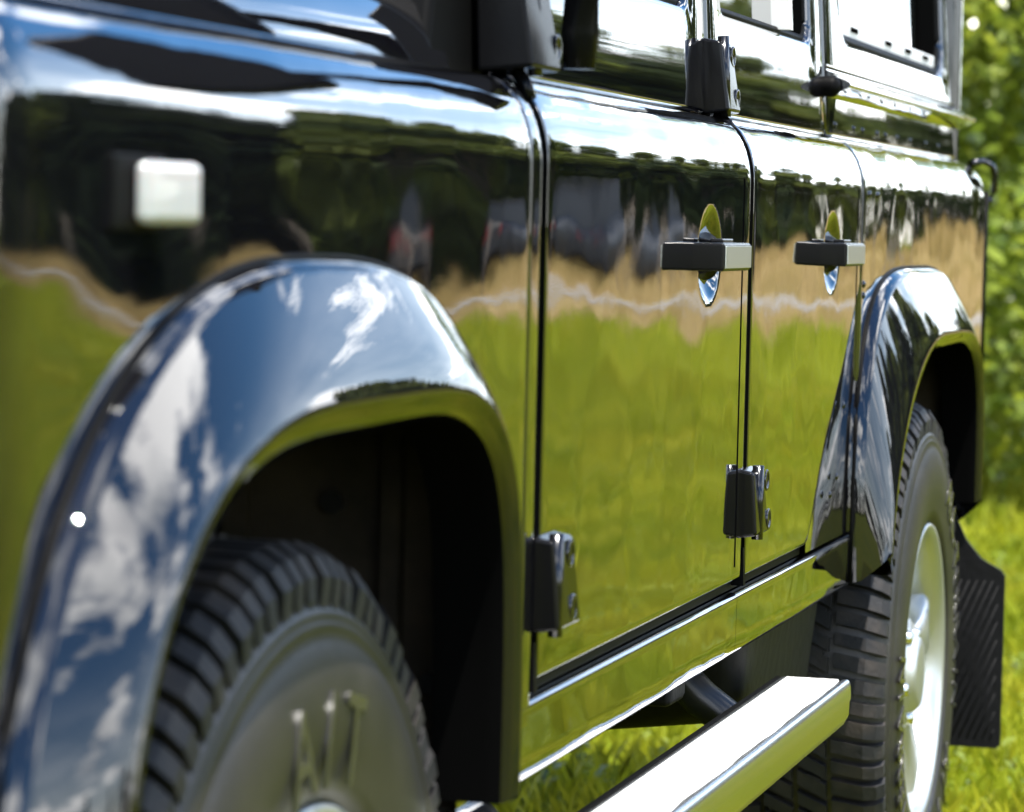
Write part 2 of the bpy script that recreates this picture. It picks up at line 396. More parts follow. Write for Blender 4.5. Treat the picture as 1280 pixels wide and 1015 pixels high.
# door edge stops at the foot of the shut lines
for x in (0.594, 1.534):
    mb = MB(); mb.hexa([(x-0.006, -0.002, 0.63), (x+0.006, -0.002, 0.63), (x+0.006, 0.02, 0.63), (x-0.006, 0.02, 0.63), (x-0.003, 0.0, 0.672), (x+0.003, 0.0, 0.672), (x+0.003, 0.02, 0.672), (x-0.003, 0.02, 0.672)]); P(mb, 'shut_line_plug', 'seal')
# sill
def sill(x0, x1, name):
    prof = [(0.035, 0.6245), (0.010, 0.6245), (0.004, 0.6235), (0.0008, 0.6215), (-0.0004, 0.619), (0.0, 0.612), (0.0005, 0.58), (0.001, 0.562), (0.0025, 0.5575), (0.006, 0.5555), (0.03, 0.555)]
    xs = [x0+(x1-x0)*i/20 for i in range(21)]
    mb = MB(); mb.grid([[(x, y, z) for (y, z) in prof] for x in xs]); return P(mb, name, 'paint_panel')
sill(0.36, 1.502, 'sill_panel'); sill(1.5035, 2.315, 'sill_panel')

# --- wheel arch flares
def flare(J, Lc, name, cx):
    ss = [0, 0.03, 0.07, 0.11, 0.16, 0.24, 0.34, 0.46, 0.6, 0.74, 0.86, 0.94, 1.0]
    rows = []; inn = []
    for (a, b) in zip(J, Lc):
        r = [(a[0], 0.006, a[1])]
        for s in ss:
            y = -0.003-0.009*min(1, s/0.07) - 0.042*(1-(1-s)**1.2) if s > 0 else 0.0
            r.append((a[0]+(b[0]-a[0])*s, y, a[1]+(b[1]-a[1])*s))
        def inward(k, y):
            dx, dz = cx-b[0], 0.50-b[1]; l = math.hypot(dx, dz)
            return (b[0]+dx/l*k, y, b[1]+dz/l*k)
        r += [inward(0.003, -0.0525), inward(0.008, -0.0512), inward(0.014, -0.0485), inward(0.018, -0.0455), inward(0.0195, -0.0435)]; inn.append([inward(0.0195, -0.0437), inward(0.021, -0.042), inward(0.0215, -0.03), inward(0.0215, 0.012)])
        rows.append(r)
    mb = MB(); mb.grid(rows)
    o = P(mb, name, 'paint_flare'); mb = MB(); mb.grid(inn); P(mb, 'flare_inner_edge', 'inner_black', o)
    return o
f1 = flare(fJ, fL, 'front_wheel_arch_flare', -0.07)
f2 = flare(rJ, rL, 'rear_wheel_arch_flare', 2.80)
# gap line between flare and body
for J, fo_, nm in ((fJ, f1, 'flare_seal'), (rJ, f2, 'flare_seal')):
    mb = MB(); mb.tube([(x, -0.001, z) for (x, z) in J], 0.0026, 6); P(mb, nm, 'seal', fo_)
# studs on the flares
def stud(x, y, z, r, m, parent, name='stud', d=0.003):
    mb = MB(); mb.lathe_y([(y, r), (y-d*0.7, r*0.85), (y-d, r*0.4), (y-d*1.05, 0.0005)], 10, cx=x, cz=z); return P(mb, name, m, parent)
for (x, z) in ((2.345, 0.94), (2.20, 0.80), (2.16, 0.71), (2.11, 0.69)): stud(x, 0.0, z, 0.005, 'black_gloss', None, 'arch_stud')
# --- wheel houses
def liner(x0, x1, zt, name, zb0=0.5):
    mb = MB()
    for v in ([(x0, 0.02, zt), (x1, 0.02, zt), (x1, 0.42, zt), (x0, 0.42, zt)], [(x0, 0.42, 0.5), (x1, 0.42, 0.5), (x1, 0.42, zt), (x0, 0.42, zt)],
              [(x1, 0.004, zb0), (x1, 0.42, zb0), (x1, 0.42, zt), (x1, 0.004, zt)], [(x0, 0.02, 0.6), (x0, 0.42, 0.6), (x0, 0.42, zt), (x0, 0.02, zt)]):
        mb.add(v, [(0, 1, 2, 3)], False)
    o = P(mb, name, 'liner')
    return o
l1 = liner(-0.60, 0.405, 0.955, 'front_wheel_liner', 0.56)
l2 = liner(2.31, 3.33, 0.93, 'rear_wheel_liner', 0.55)
mb = MB(); mb.box(0.385, 0.404, 0.06, 0.075, 0.56, 0.95); mb.box(0.392, 0.404, 0.19, 0.21, 0.56, 0.95); P(mb, 'liner_rib', 'liner', l1)
for (y, z) in ((0.03, 0.84), (0.035, 0.66), (0.12, 0.80), (0.13, 0.68)):
    mb = MB(); mb.tube([(0.404, y, z), (0.396, y, z)], 0.009, 10); P(mb, 'liner_bolt', 'chassis_tube', l1)

# --- upper body: leaning side panels with windows
LEAN = 0.06
def yu(z): return 0.052+(z-1.149)*LEAN
def rrect(x0, x1, z0, z1, r, k=8):
    out = []
    for (cx, cz, a0) in ((x1-r, z1-r, 0), (x0+r, z1-r, PI/2), (x0+r, z0+r, PI), (x1-r, z0+r, 1.5*PI)):
        for i in range(k+1):
            a = a0+PI/2*i/k; out.append((cx+r*math.cos(a), cz+r*math.sin(a)))
    return out
def window_panel(name, X0, X1, Z0, Z1, hole, r, yo=0.0, m='paint_smooth'):
    x0, x1, z0, z1 = hole; k = 8
    inner = rrect(x0, x1, z0, z1, r, k); outer = []
    corners = ((X1, Z1), (X0, Z1), (X0, Z0), (X1, Z0))
    cen = ((x1-r, z1-r), (x0+r, z1-r), (x0+r, z0+r), (x1-r, z0+r))
    for q in range(4):
        C = corners[q]; c = cen[q]
        s_ = (C[0], c[1]) if q in (0, 2) else (c[0], C[1]); e_ = (c[0], C[1]) if q in (0, 2) else (C[0], c[1])
        for i in range(k+1):
            t_ = i/k
            if t_ <= 0.5: u = t_*2; outer.append((s_[0]+(C[0]-s_[0])*u, s_[1]+(C[1]-s_[1])*u))
            else: u = t_*2-1; outer.append((C[0]+(e_[0]-C[0])*u, C[1]+(e_[1]-C[1])*u))
    def ring(pts, dy): return [(x, yu(z)+yo+dy, z) for (x, z) in pts]
    def lerp(t_): return [(a[0]+(b[0]-a[0])*t_, a[1]+(b[1]-a[1])*t_) for a, b in zip(outer, inner)]
    sh = lambda d: [(min(max(x, X0+d), X1-d), min(max(z, Z0+d), Z1-d)) for (x, z) in outer]
    rows = [ring(outer, 0.02), ring(sh(0.0008), 0.005), ring(sh(0.003), 0.001), ring(sh(0.007), 0.0), ring(lerp(0.5), 0), ring(lerp(0.94), 0), ring(lerp(0.985), 0.0015), ring(inner, 0.006), ring(inner, 0.03)]
    mb = MB(); mb.grid(rows, True)
    return P(mb, name, m)
def window(parent, hole, r, yo=0.0, depth=0.016, seal_r=0.006, name='window_pane', split=None, pull=0.0):
    x0, x1, z0, z1 = hole
    mb = MB(); pts = rrect(x0+0.004, x1-0.004, z0+0.004, z1-0.004, r)
    mb.add([(x, yu(z)+yo+depth, z) for (x, z) in pts], [tuple(range(len(pts)))], False)
    g = P(mb, name, 'glass', parent)
    mb = MB(); pts.append(pts[0]); mb.tube([(x, yu(z)+yo+depth-0.004, z) for (x, z) in pts], seal_r, 6, False); P(mb, 'window_seal', 'seal', parent)
    if split:
        mb = MB(); mb.box(split, split+0.018, yu(1.5)+yo+depth-0.012-0.012, yu(1.5)+yo+depth, z0+0.006, z1-0.006)
        mb.v = [(x, y-(1.5-z)*LEAN, z) for (x, y, z) in mb.v]
        P(mb, 'window_bar', 'white_frame', parent)
    return g
H1 = (0.80, 1.44, 1.262, 1.74); H2 = (1.62, 2.225, 1.268, 1.74); H3 = (2.47, 3.55, 1.285, 1.72)
ftop = window_panel('front_door_top', 0.66, 1.527, 1.1495, 1.80, H1, 0.03)
rtop = window_panel('rear_door_top', 1.540, 2.312, 1.1495, 1.80, H2, 0.03)
qtop = window_panel('rear_side_panel', 2.326, 3.70, 1.1495, 1.82, H3, 0.07)
window(ftop, H1, 0.03, split=1.13); window(rtop, H2, 0.03, split=2.03); window(qtop, H3, 0.07, depth=0.02, seal_r=0.011)
# black pillar cover behind the rear door's sliding glass and rear edge of side window
mb = MB(); mb.box(2.13, 2.218, yu(1.5)+0.009, yu(1.5)+0.0145, 1.275, 1.735); mb.v = [(x, y-(1.5-z)*LEAN, z) for (x, y, z) in mb.v]; P(mb, 'window_pillar', 'inner_black', rtop)
mb = MB(); mb.box(3.36, 3.54, yu(1.5)+0.012, yu(1.5)+0.019, 1.297, 1.71); mb.v = [(x, y-(1.5-z)*LEAN, z) for (x, y, z) in mb.v]; P(mb, 'window_pillar', 'inner_black', qtop)
# pale inner frame along the foot of the rear side window, with small dark vent slots
mb = MB(); mb.box(2.50, 3.50, yu(1.30)+0.010, yu(1.30)+0.018, 1.292, 1.318); fr = P(mb, 'window_foot_rail', 'white_frame', qtop, bevel=0.003)
for cx in (2.62, 2.95, 3.16, 3.36):
    for k in range(3):
        mb = MB(); mb.box(cx+k*0.022, cx+k*0.022+0.013, yu(1.30)+0.008, yu(1.30)+0.0097, 1.306, 1.313); P(mb, 'vent_slot', 'inner_black', fr)
# inner pillars and gap filler behind the upper shut lines
for (a, b_) in ((0.55, 0.80), (1.46, 1.60), (2.24, 2.45)):
    mb = MB()
    mb.hexa([(a, yu(1.15)+0.022, 1.12), (b_, yu(1.15)+0.022, 1.12), (b_, 0.15, 1.12), (a, 0.15, 1.12), (a, yu(1.8)+0.022, 1.8), (b_, yu(1.8)+0.022, 1.8), (b_, 0.18, 1.8), (a, 0.18, 1.8)])
    P(mb, 'inner_pillar', 'inner_black')
# moulded ledge under the rear side window
prof = [(0.0, 1.2465), (-0.001, 1.2455), (-0.001, 1.2435), (0.002, 1.2425), (-0.004, 1.236), (-0.009, 1.2345), (-0.013, 1.232), (-0.014, 1.2305), (-0.017, 1.229), (-0.028, 1.2245), (-0.0325, 1.2225), (-0.034, 1.2195), (-0.033, 1.2165), (-0.030, 1.215), (-0.014, 1.2065), (-0.004, 1.2035), (0.004, 1.203)]
mb = MB(); mb.grid([[(x, yu(1.22)+y*s_+(1-s_)*0.004, z) for (y, z) in prof] for (x, s_) in ((2.331, 1), (2.8, 1), (3.3, 1), (3.69, 1), (3.705, 0.9), (3.712, 0.5), (3.714, 0.0))]); mb.add([(2.3308, yu(1.22)+y, z) for (y, z) in prof], [tuple(range(len(prof)))], False); P(mb, 'side_ledge', 'paint_smooth')
mb = MB(); mb.box(2.333, 3.705, yu(1.245)-0.0025, yu(1.245)+0.003, 1.2415, 1.2432); P(mb, 'ledge_seam', 'inner_black')
# rubber door stop at the end of the ledge
mb = MB(); mb.lathe_y([(0.062, 0.013), (0.046, 0.0145), (0.041, 0.0135), (0.036, 0.009), (0.0345, 0.001)], 20, cx=2.3205, cz=1.2165); P(mb, 'door_stop', 'seal')
# rivets along the foot of the side panel
for x in (2.40, 2.56, 2.64, 2.78, 2.86, 2.98, 3.12, 3.3, 3.45):
    mb = MB(); mb.lathe_y([(yu(1.17)+0.001, 0.005), (yu(1.17)-0.0015, 0.0042), (yu(1.17)-0.0028, 0.0018), (yu(1.17)-0.003, 0.0003)], 10, cx=x, cz=1.168); P(mb, 'rivet', 'black_gloss', qtop)
for (x, z) in ((2.375, 1.075), (2.45, 1.075), (2.345, 0.955)):
    stud(x, 0.0, z, 0.005, 'paint_flare', quart, 'rivet')
# roof, rear end and far side close the body
mb = MB(); W = 1.68
rp = [(yu(1.8)-0.01, 1.80), (yu(1.8)-0.012, 1.83), (0.12, 1.90), (0.2, 1.95), (0.35, 1.985), (0.84, 2.0), (W-0.35, 1.985), (W-0.2, 1.95), (W-0.12, 1.90), (W-yu(1.8)+0.012, 1.83), (W-yu(1.8), 1.80)]
mb.grid([[(x, y, z) for (y, z) in rp] for x in (0.62, 2.2, 3.72)])
mb.add([(0.62, y, z) for (y, z) in rp], [tuple(range(len(rp)))], False); mb.add([(3.72, y, z) for (y, z) in rp], [tuple(range(len(rp)))], False)
P(mb, 'roof', 'paint_smooth')
mb = MB(); mb.box(3.66, 3.70, 0.05, W-0.05, 0.60, 1.82); P(mb, 'tailgate', 'paint_smooth', bevel=0.01)
mb = MB(); mb.box(-0.58, 3.68, W-0.06, W, 0.92, 1.148); mb.box(0.42, 2.3, W-0.055, W-0.001, 0.56, 0.919); mb.box(0.66, 3.68, W-0.10, W-0.055, 1.149, 1.80); P(mb, 'right_body_side', 'paint_smooth', bevel=0.006)
mb = MB(); mb.box(0.45, 3.6, 0.12, W-0.12, 0.60, 0.66); P(mb, 'floor_pan', 'chassis')
# grab loop at the rear corner
mb = MB(); mb.tube([(3.70, 0.03, 1.146), (3.725, 0.012, 1.15), (3.742, -0.002, 1.143), (3.748, -0.006, 1.128), (3.748, -0.006, 1.10), (3.742, 0.0, 1.085), (3.725, 0.012, 1.08)], 0.006, 8); P(mb, 'grab_loop', 'black_gloss')
mb = MB(); mb.tube([(3.722, 0.004, 1.10), (3.722, 0.004, 0.70)], 0.004, 6); P(mb, 'corner_trim', 'seal')

# --- bonnet, bulkhead, windscreen pillar
bp = [(0.085, 1.130), (0.064, 1.131), (0.060, 1.1335), (0.058, 1.138), (0.059, 1.146), (0.066, 1.17), (0.078, 1.195), (0.098, 1.215), (0.13, 1.226), (0.35, 1.245), (0.84, 1.255), (W-0.35, 1.245), (W-0.13, 1.226), (W-0.066, 1.17), (W-0.06, 1.131)]
mb = MB(); mb.grid([[(x, y, z+dz) for (y, z) in bp] for (x, dz) in ((-0.66, -0.035), (-0.64, -0.012), (-0.6, -0.002), (-0.3, 0), (0.1, 0.002), (0.50, 0.004))])
P(mb, 'bonnet', 'paint_smooth')
mb = MB(); mb.box(-0.60, 0.5, 0.050, 0.075, 1.10, 1.1495); P(mb, 'bonnet_gutter', 'seal')
mb = MB(); mb.box(-0.63, -0.60, 0.16, W-0.16, 0.55, 1.10); P(mb, 'front_grille', 'black_plastic', bevel=0.006)
mb = MB(); mb.box(-0.628, -0.59, 0.10, W-0.02, 1.06, 1.16); P(mb, 'bonnet_front', 'paint_smooth', bevel=0.02)
mb = MB(); mb.box(-0.625, -0.59, W-0.30, W-0.005, 0.62, 1.14); P(mb, 'wing_front_panel', 'paint_smooth', bevel=0.02)
mb = MB(); mb.box(-0.80, -0.68, 0.06, W-0.06, 0.46, 0.60); P(mb, 'front_bumper', 'chassis_tube', bevel=0.012)
mb = MB(); mb.box(-0.60, 0.5, W-0.062, W-0.05, 1.10, 1.13); mb.box(0.44, 0.50, 0.1, W-0.1, 0.7, 1.22); P(mb, 'bulkhead', 'chassis')
mb = MB()
mb.hexa([(0.44, 0.062, 1.135), (0.62, 0.062, 1.135), (0.62, 0.16, 1.135), (0.44, 0.16, 1.135), (0.50, 0.068, 1.30), (0.64, 0.068, 1.30), (0.64, 0.16, 1.30), (0.50, 0.16, 1.30)])
P(mb, 'bulkhead_corner', 'seal', bevel=0.008)
mb = MB()
mb.hexa([(0.53, 0.072, 1.29), (0.63, 0.072, 1.29), (0.63, 0.14, 1.29), (0.53, 0.14, 1.29), (0.66, 0.095, 1.90), (0.74, 0.095, 1.90), (0.74, 0.15, 1.90), (0.66, 0.15, 1.90)])
P(mb, 'windscreen_pillar', 'seal', bevel=0.008)
mb = MB(); mb.add([(0.57, 0.14, 1.28), (0.57, W-0.14, 1.28), (0.69, W-0.15, 1.90), (0.69, 0.15, 1.90)], [(0, 1, 2, 3)], False); P(mb, 'windscreen', 'glass')
mb = MB(); mb.box(0.46, 0.58, 0.16, W-0.16, 1.21, 1.285); P(mb, 'scuttle', 'black_plastic', bevel=0.01)

# --- hinges
def hinge(x, z0, z1, y0, name, d=0.023, depth_top=0.74, L0=0.008, L1=0.072, m='black_casting', tilt=0.0):
    """cast strap hinge: wedge-shaped block whose foot is wider than its head, with two countersunk bolt pockets."""
    h = z1-z0; mb = MB()
    prof = [(0.0, 0.0), (0.0, 1.0)]
    a0, a1 = x-L0, x+L1
    yb = y0+0.004
    v = [(a0, yb, z0), (a1, yb, z0), (a1, y0-d, z0+0.004), (a0, y0-d, z0+0.004),
         (a0, yb+tilt, z1), (a1-0.008, yb+tilt, z1), (a1-0.010, y0+tilt-d*depth_top, z1-0.004), (a0, y0+tilt-d*depth_top, z1-0.004)]
    mb.hexa([v[0], v[1], v[2], v[3], v[4], v[5], v[6], v[7]])
    o = P(mb, name, m, bevel=0.004, seg=3)
    mb = MB(); xm = x+0.001; mb.tube([(xm, y0-d*0.75, z0-0.002), (xm, y0-d*0.72+tilt, z1+0.002)], 0.0065, 12); P(mb, 'hinge_pin', 'black_gloss', o)
    for zz in (0.22, 0.78):
        mb = MB(); zc_ = z0+h*zz; xc = x+0.045; yy = y0-d*(1-(1-depth_top)*zz)+tilt*zz-0.0006
        mb.lathe_y([(yy+0.001, 0.0125), (yy-0.0008, 0.0115), (yy-0.0008, 0.0095), (yy+0.0004, 0.0085), (yy+0.0004, 0.0005)], 16, cx=xc, cz=zc_); P(mb, 'hinge_bolt', 'black_gloss', o)
    return o
hinge(0.594, 0.680, 0.763, 0.0, 'lower_front_hinge')
hinge(1.5325, 0.684, 0.762, 0.0, 'lower_rear_hinge', L0=0.030, L1=0.045, d=0.020)
hinge(1.533, 1.150, 1.235, yu(1.16), 'upper_rear_hinge', d=0.026, L0=0.012, L1=0.060, tilt=0.004)
hinge(0.625, 1.152, 1.262, yu(1.16), 'upper_front_hinge', d=0.045, L0=0.05, L1=0.05, tilt=0.005, m='black_plastic')
# --- door mirror on the front hinge
mb = MB(); mb.tube([(0.655, -0.012, 1.158), (0.655, -0.012, 1.19), (0.652, -0.014, 1.235), (0.625, -0.045, 1.275), (0.585, -0.09, 1.31)], [0.014, 0.0165, 0.0165, 0.012, 0.010], 14); arm = P(mb, 'mirror_arm', 'black_plastic')
mb = MB(); mb.box(0.51, 0.575, -0.275, -0.075, 1.245, 1.475); P(mb, 'mirror_head', 'black_plastic', bevel=0.018, seg=3)
mb = MB(); mb.box(0.5755, 0.577, -0.262, -0.088, 1.26, 1.46); P(mb, 'mirror_glass', 'polished')
# small bracket under the front hinge, drain hose
mb = MB(); mb.tube([(0.60, 0.03, 1.155), (0.60, 0.02, 1.142), (0.598, 0.016, 1.13)], 0.006, 8); P(mb, 'hinge_foot', 'black_casting')
mb = MB(); mb.tube([(1.536, 0.045, 1.152), (1.536, 0.03, 1.142), (1.5345, 0.024, 1.133)], 0.005, 8); P(mb, 'hinge_foot', 'black_casting')

# --- door handles with finger dish
def handle_bar(x, door):
    z0, z1 = 0.9815, 1.0105
    mb = MB(); mb.box(x, x+0.145, -0.032, 0.003, z0, z1); o = P(mb, 'door_handle', 'handle_metal', door, bevel=0.003, seg=3)
    mb = MB(); mb.box(x+0.1455, x+0.172, -0.028, -0.004, z0+0.005, z1-0.004); P(mb, 'push_button', 'polished', door, bevel=0.003)
    mb = MB(); mb.box(x+0.004, x+0.142, -0.0335, -0.0322, z0+0.003, z1-0.003); P(mb, 'handle_face', 'alloy', door, bevel=0.0005)
    mb = MB(); mb.box(x+0.045, x+0.10, -0.022, -0.008, z1-0.001, z1+0.004); P(mb, 'handle_cap', 'handle_metal', door, bevel=0.0015)
    return o
for (x, d) in ((1.215, fdoor), (1.995, rdoor)):
    handle_bar(x, d)

# --- side repeater lamp
mb = MB(); mb.box(-0.404, -0.320, -0.003, 0.002, 1.0165, 1.0595); P(mb, 'lamp_base', 'seal', wing_o, bevel=0.002, seg=3)  # plate extended forward to cover the lens's reflection in the wing
mb = MB(); mb.hexa([(-0.374, -0.0035, 1.0195), (-0.323, -0.0035, 1.0195), (-0.325, -0.0285, 1.0205), (-0.368, -0.0130, 1.0205), (-0.374, -0.0035, 1.0565), (-0.323, -0.0035, 1.0565), (-0.325, -0.0285, 1.0555), (-0.368, -0.0130, 1.0555)]); P(mb, 'side_indicator_lens', 'lens', wing_o, bevel=0.008, seg=4)

# --- wheels
R_T = 0.398
TP = [(0.028, 0.212), (0.016, 0.219), (0.009, 0.224), (0.0075, 0.228), (0.0045, 0.230), (0.003, 0.242), (0.0, 0.262), (-0.001, 0.28), (0.0, 0.30), (0.003, 0.318), (0.0065, 0.330), (0.009, 0.336), (0.0082, 0.339), (0.0082, 0.343), (0.0100, 0.345), (0.0095, 0.347), (0.0098, 0.350), (0.012, 0.353), (0.015, 0.358), (0.022, 0.370), (0.034, 0.380), (0.05, 0.385), (0.13, 0.388)]
TP = TP+[(0.26-y, r) for (y, r) in reversed(TP[:-1])]
def text_mesh(ch, size):
    cu = bpy.data.curves.new('t', 'FONT'); cu.body = ch; cu.size = size; cu.extrude = 0.0012; cu.align_x = 'CENTER'; cu.align_y = 'CENTER'; cu.offset = 0.0006
    o = bpy.data.objects.new('t', cu); COL.objects.link(o); dg = bpy.context.evaluated_depsgraph_get(); me = bpy.data.meshes.new_from_object(o.evaluated_get(dg))
    bpy.data.objects.remove(o); bpy.data.curves.remove(cu); return me
def wheel(name, x, yout, z, rot=0.0, words=()):
    root = empty(name, (x-1.4, yout-0.84, z)); root.parent = car
    mb = MB(); mb.lathe_y(TP, 128); ty = mb.build('tyre', 'sidewall_rubber', root)
    mb = MB(); n = 84
    def seg(y0, y1, a0, a1, r0, r1, skew=0.0, rb=0.384):
        v = []
        for (r, yy) in ((rb, 0), (None, 0)):
            for (a, y, q) in ((a0, y0, r0), (a1, y0, r0), (a1+skew, y1, r1), (a0+skew, y1, r1)):
                rr = r if r else q; v.append((rr*math.sin(a), y, rr*math.cos(a)))
        mb.hexa(v)
    pitch = 2*PI/n
    for side in (0, 1):
        Y = (lambda y: y) if side == 0 else (lambda y: 0.26-y)
        for k in range(n):
            a = rot+pitch*(k+0.5*side); wd = pitch*((0.64, 0.70, 0.58)[k % 3]); l = (0.0, 0.003, 0.0015)[k % 3]
            # lug: crown piece, shoulder bevel and sidewall buttress in one hull
            pts = [(0.080, R_T-0.001), (0.036, R_T-0.001), (0.022-l, R_T-0.010), (0.0125-l, 0.374), (0.0115, 0.359-l*2)]
            inn = [(0.080, 0.380), (0.036, 0.378), (0.030, 0.372), (0.022, 0.366), (0.012, 0.352)]
            rows = []
            for (aa) in (a-wd/2, a+wd/2):
                sk = 0.034
                rows.append([(r*math.sin(aa+sk*(y/0.08)), Y(y), r*math.cos(aa+sk*(y/0.08))) for (y, r) in pts]+[(r*math.sin(aa+sk*(y/0.08)), Y(y), r*math.cos(aa+sk*(y/0.08))) for (y, r) in reversed(inn)])
            o_ = len(mb.v); mb.grid(rows, True, False)
            mm = len(rows[0])
            for e in range(2):
                for q in range(len(pts)-1):
                    f = (o_+e*mm+q, o_+e*mm+q+1, o_+e*mm+mm-2-q, o_+e*mm+mm-1-q); mb.f.append(f); mb.sm.append(False)
        for k in range(n):
            a = rot+pitch*(k+0.25+0.5*side)
            seg(Y(0.087), Y(0.126), a-pitch*0.42, a+pitch*(0.20 if k % 2 else 0.30), R_T+0.001, R_T+0.001, 0.05 if side == 0 else -0.05)
            if k % 2 == 0: seg(Y(0.094), Y(0.112), a+pitch*0.30, a+pitch*0.58, R_T, R_T, 0.015)
    mb.build('tread', 'rubber', root)
    # rim: flange, barrel, disc with five broad spokes
    mb = MB(); mb.lathe_y([(0.022, 0.219), (0.010, 0.2215), (0.0065, 0.2195), (0.007, 0.2135), (0.014, 0.206), (0.024, 0.2015), (0.05, 0.198), (0.09, 0.190), (0.13, 0.186), (0.15, 0.05)], 96); mb.build('rim', 'alloy', root)
    sp = MB()
    for k in range(5):
        a = rot+2*PI*k/5
        rows = []
        for (r, hw, yf) in ((0.035, 0.036, 0.036), (0.07, 0.030, 0.036), (0.11, 0.026, 0.034), (0.15, 0.030, 0.030), (0.18, 0.040, 0.027), (0.200, 0.054, 0.028)):
            c, s_ = math.cos(a), math.sin(a)
            prof_ = [(-hw, yf+0.035), (-hw, yf+0.008), (-hw*0.8, yf), (hw*0.8, yf), (hw, yf+0.008), (hw, yf+0.035)]
            rows.append([(r*s_+t_*c, y, r*c-t_*s_) for (t_, y) in prof_])
        sp.grid(rows)
    sp.build('spokes', 'alloy', root)
    mb = MB(); mb.lathe_y([(0.06, 0.085), (0.036, 0.082), (0.030, 0.076), (0.028, 0.062), (0.018, 0.054), (0.013, 0.048), (0.012, 0.038), (0.0115, 0.001)], 40); mb.build('hub_cap', 'alloy', root)
    for k in range(5):
        a = rot+2*PI*(k+0.5)/5
        mb = MB(); mb.lathe_y([(0.04, 0.011), (0.024, 0.011), (0.021, 0.008), (0.021, 0.0005)], 6, cx=0.066*math.sin(a), cz=0.066*math.cos(a)); mb.build('wheel_nut', 'polished', root)
    mb = MB(); mb.lathe_y([(0.11, 0.0005), (0.11, 0.13), (0.118, 0.13)], 40); mb.build('brake_disc', 'chassis', root)
    for (txt, a0, rr, size, step, tall) in words:
        for i, ch in enumerate(txt):
            if ch == ' ': continue
            a = a0+step*i
            me = text_mesh(ch, size); me.materials.append(M['letter_rubber'])
            # text lies in its own XY plane; stand it on the sidewall facing outwards with its head towards the tread
            T = Matrix.Translation((rr*math.sin(a), -0.0014, rr*math.cos(a))) @ Matrix.Rotation(a, 4, 'Y') @ Matrix.Rotation(PI/2, 4, 'X') @ Matrix.Diagonal((1, tall, 1, 1))
            me.transform(T); o = bpy.data.objects.new('sidewall_letter', me); COL.objects.link(o); o.parent = root
    return root
wheel('front_wheel', FX, -0.014, FZ, 0.02, (("A/T", -0.17, 0.262, 0.072, 0.21, 1.25), ("ALL-TERRAIN", 1.3, 0.305, 0.030, 0.082, 1.3), ("ALL-TERRAIN", 4.2, 0.305, 0.030, 0.082, 1.3)))
wheel('rear_wheel', RX, -0.044, RZc, 0.05, (("ALL-TERRAIN", 0.55, 0.292, 0.055, 0.125, 1.25), ("A/T", 2.2, 0.275, 0.062, 0.17, 1.25), ("ALL-TERRAIN", 3.6, 0.292, 0.055, 0.125, 1.25)))
for (nm, x, z) in (('front_wheel', FX, FZ), ('rear_wheel', RX, RZc)):
    src = next(o for o in car.children if o.name == nm)
    r = copy_tree(src, car); r.location = (x-1.4, W-(-0.02)-0.84, z); r.rotation_euler = (0, 0, PI)

# --- side step
SX0, SX1, SZ = 0.20, 1.86, 0.486
prof = [(0.012, SZ-0.02), (0.012, SZ-0.001), (0.010, SZ+0.0015), (0.006, SZ+0.002), (0.004, SZ), (-0.062, SZ), (-0.0635, SZ+0.0022), (-0.069, SZ+0.0022), (-0.0715, SZ), (-0.0735, SZ-0.006), (-0.074, SZ-0.02), (-0.0725, SZ-0.024), (-0.072, SZ-0.040), (-0.066, SZ-0.052), (-0.052, SZ-0.058), (-0.01, SZ-0.058), (0.01, SZ-0.05)]
mb = MB()
xs_ = [SX0+(SX1-SX0)*i/24 for i in range(25)]
mb.grid([[(x, y, z) for (y, z) in prof] for x in xs_], smooth=True); st = P(mb, 'side_step', 'polished')
mb = MB(); mb.add([(SX1, y, z) for (y, z) in prof], [tuple(range(len(prof)))], False); mb.add([(SX1+0.006, y*0.98, z-0.001) for (y, z) in prof], [tuple(range(len(prof)))], False); P(mb, 'end_cap', 'alloy', st)
# tread deck with a slightly wavy outer edge
mb = MB(); rows = []
for i in range(121):
    x = SX0+(SX1-0.006-SX0)*i/120
    wv = 0.0022*math.sin(x*21)+0.0012*math.sin(x*47+1)
    rows.append([(x, 0.0035, SZ+0.0005), (x, 0.003, SZ+0.0028), (x, -0.0600+wv*0.45, SZ+0.0028), (x, -0.0610+wv*0.45, SZ+0.0008)])
mb.grid(rows, smooth=False); P(mb, 'step_deck', 'deck', st)
mb = MB(); mb.box(SX0, SX1, 0.0122, 0.017, SZ-0.012, SZ+0.002); P(mb, 'step_edge_rubber', 'seal', st)
for x in (0.66, 1.60):
    mb = MB(); mb.tube([(x, 0.16, 0.56), (x+0.01, 0.10, 0.53), (x+0.015, 0.06, 0.49), (x+0.015, 0.02, 0.462), (x+0.015, -0.03, 0.452)], 0.022, 14); P(mb, 'step_bracket', 'chassis_tube', st)
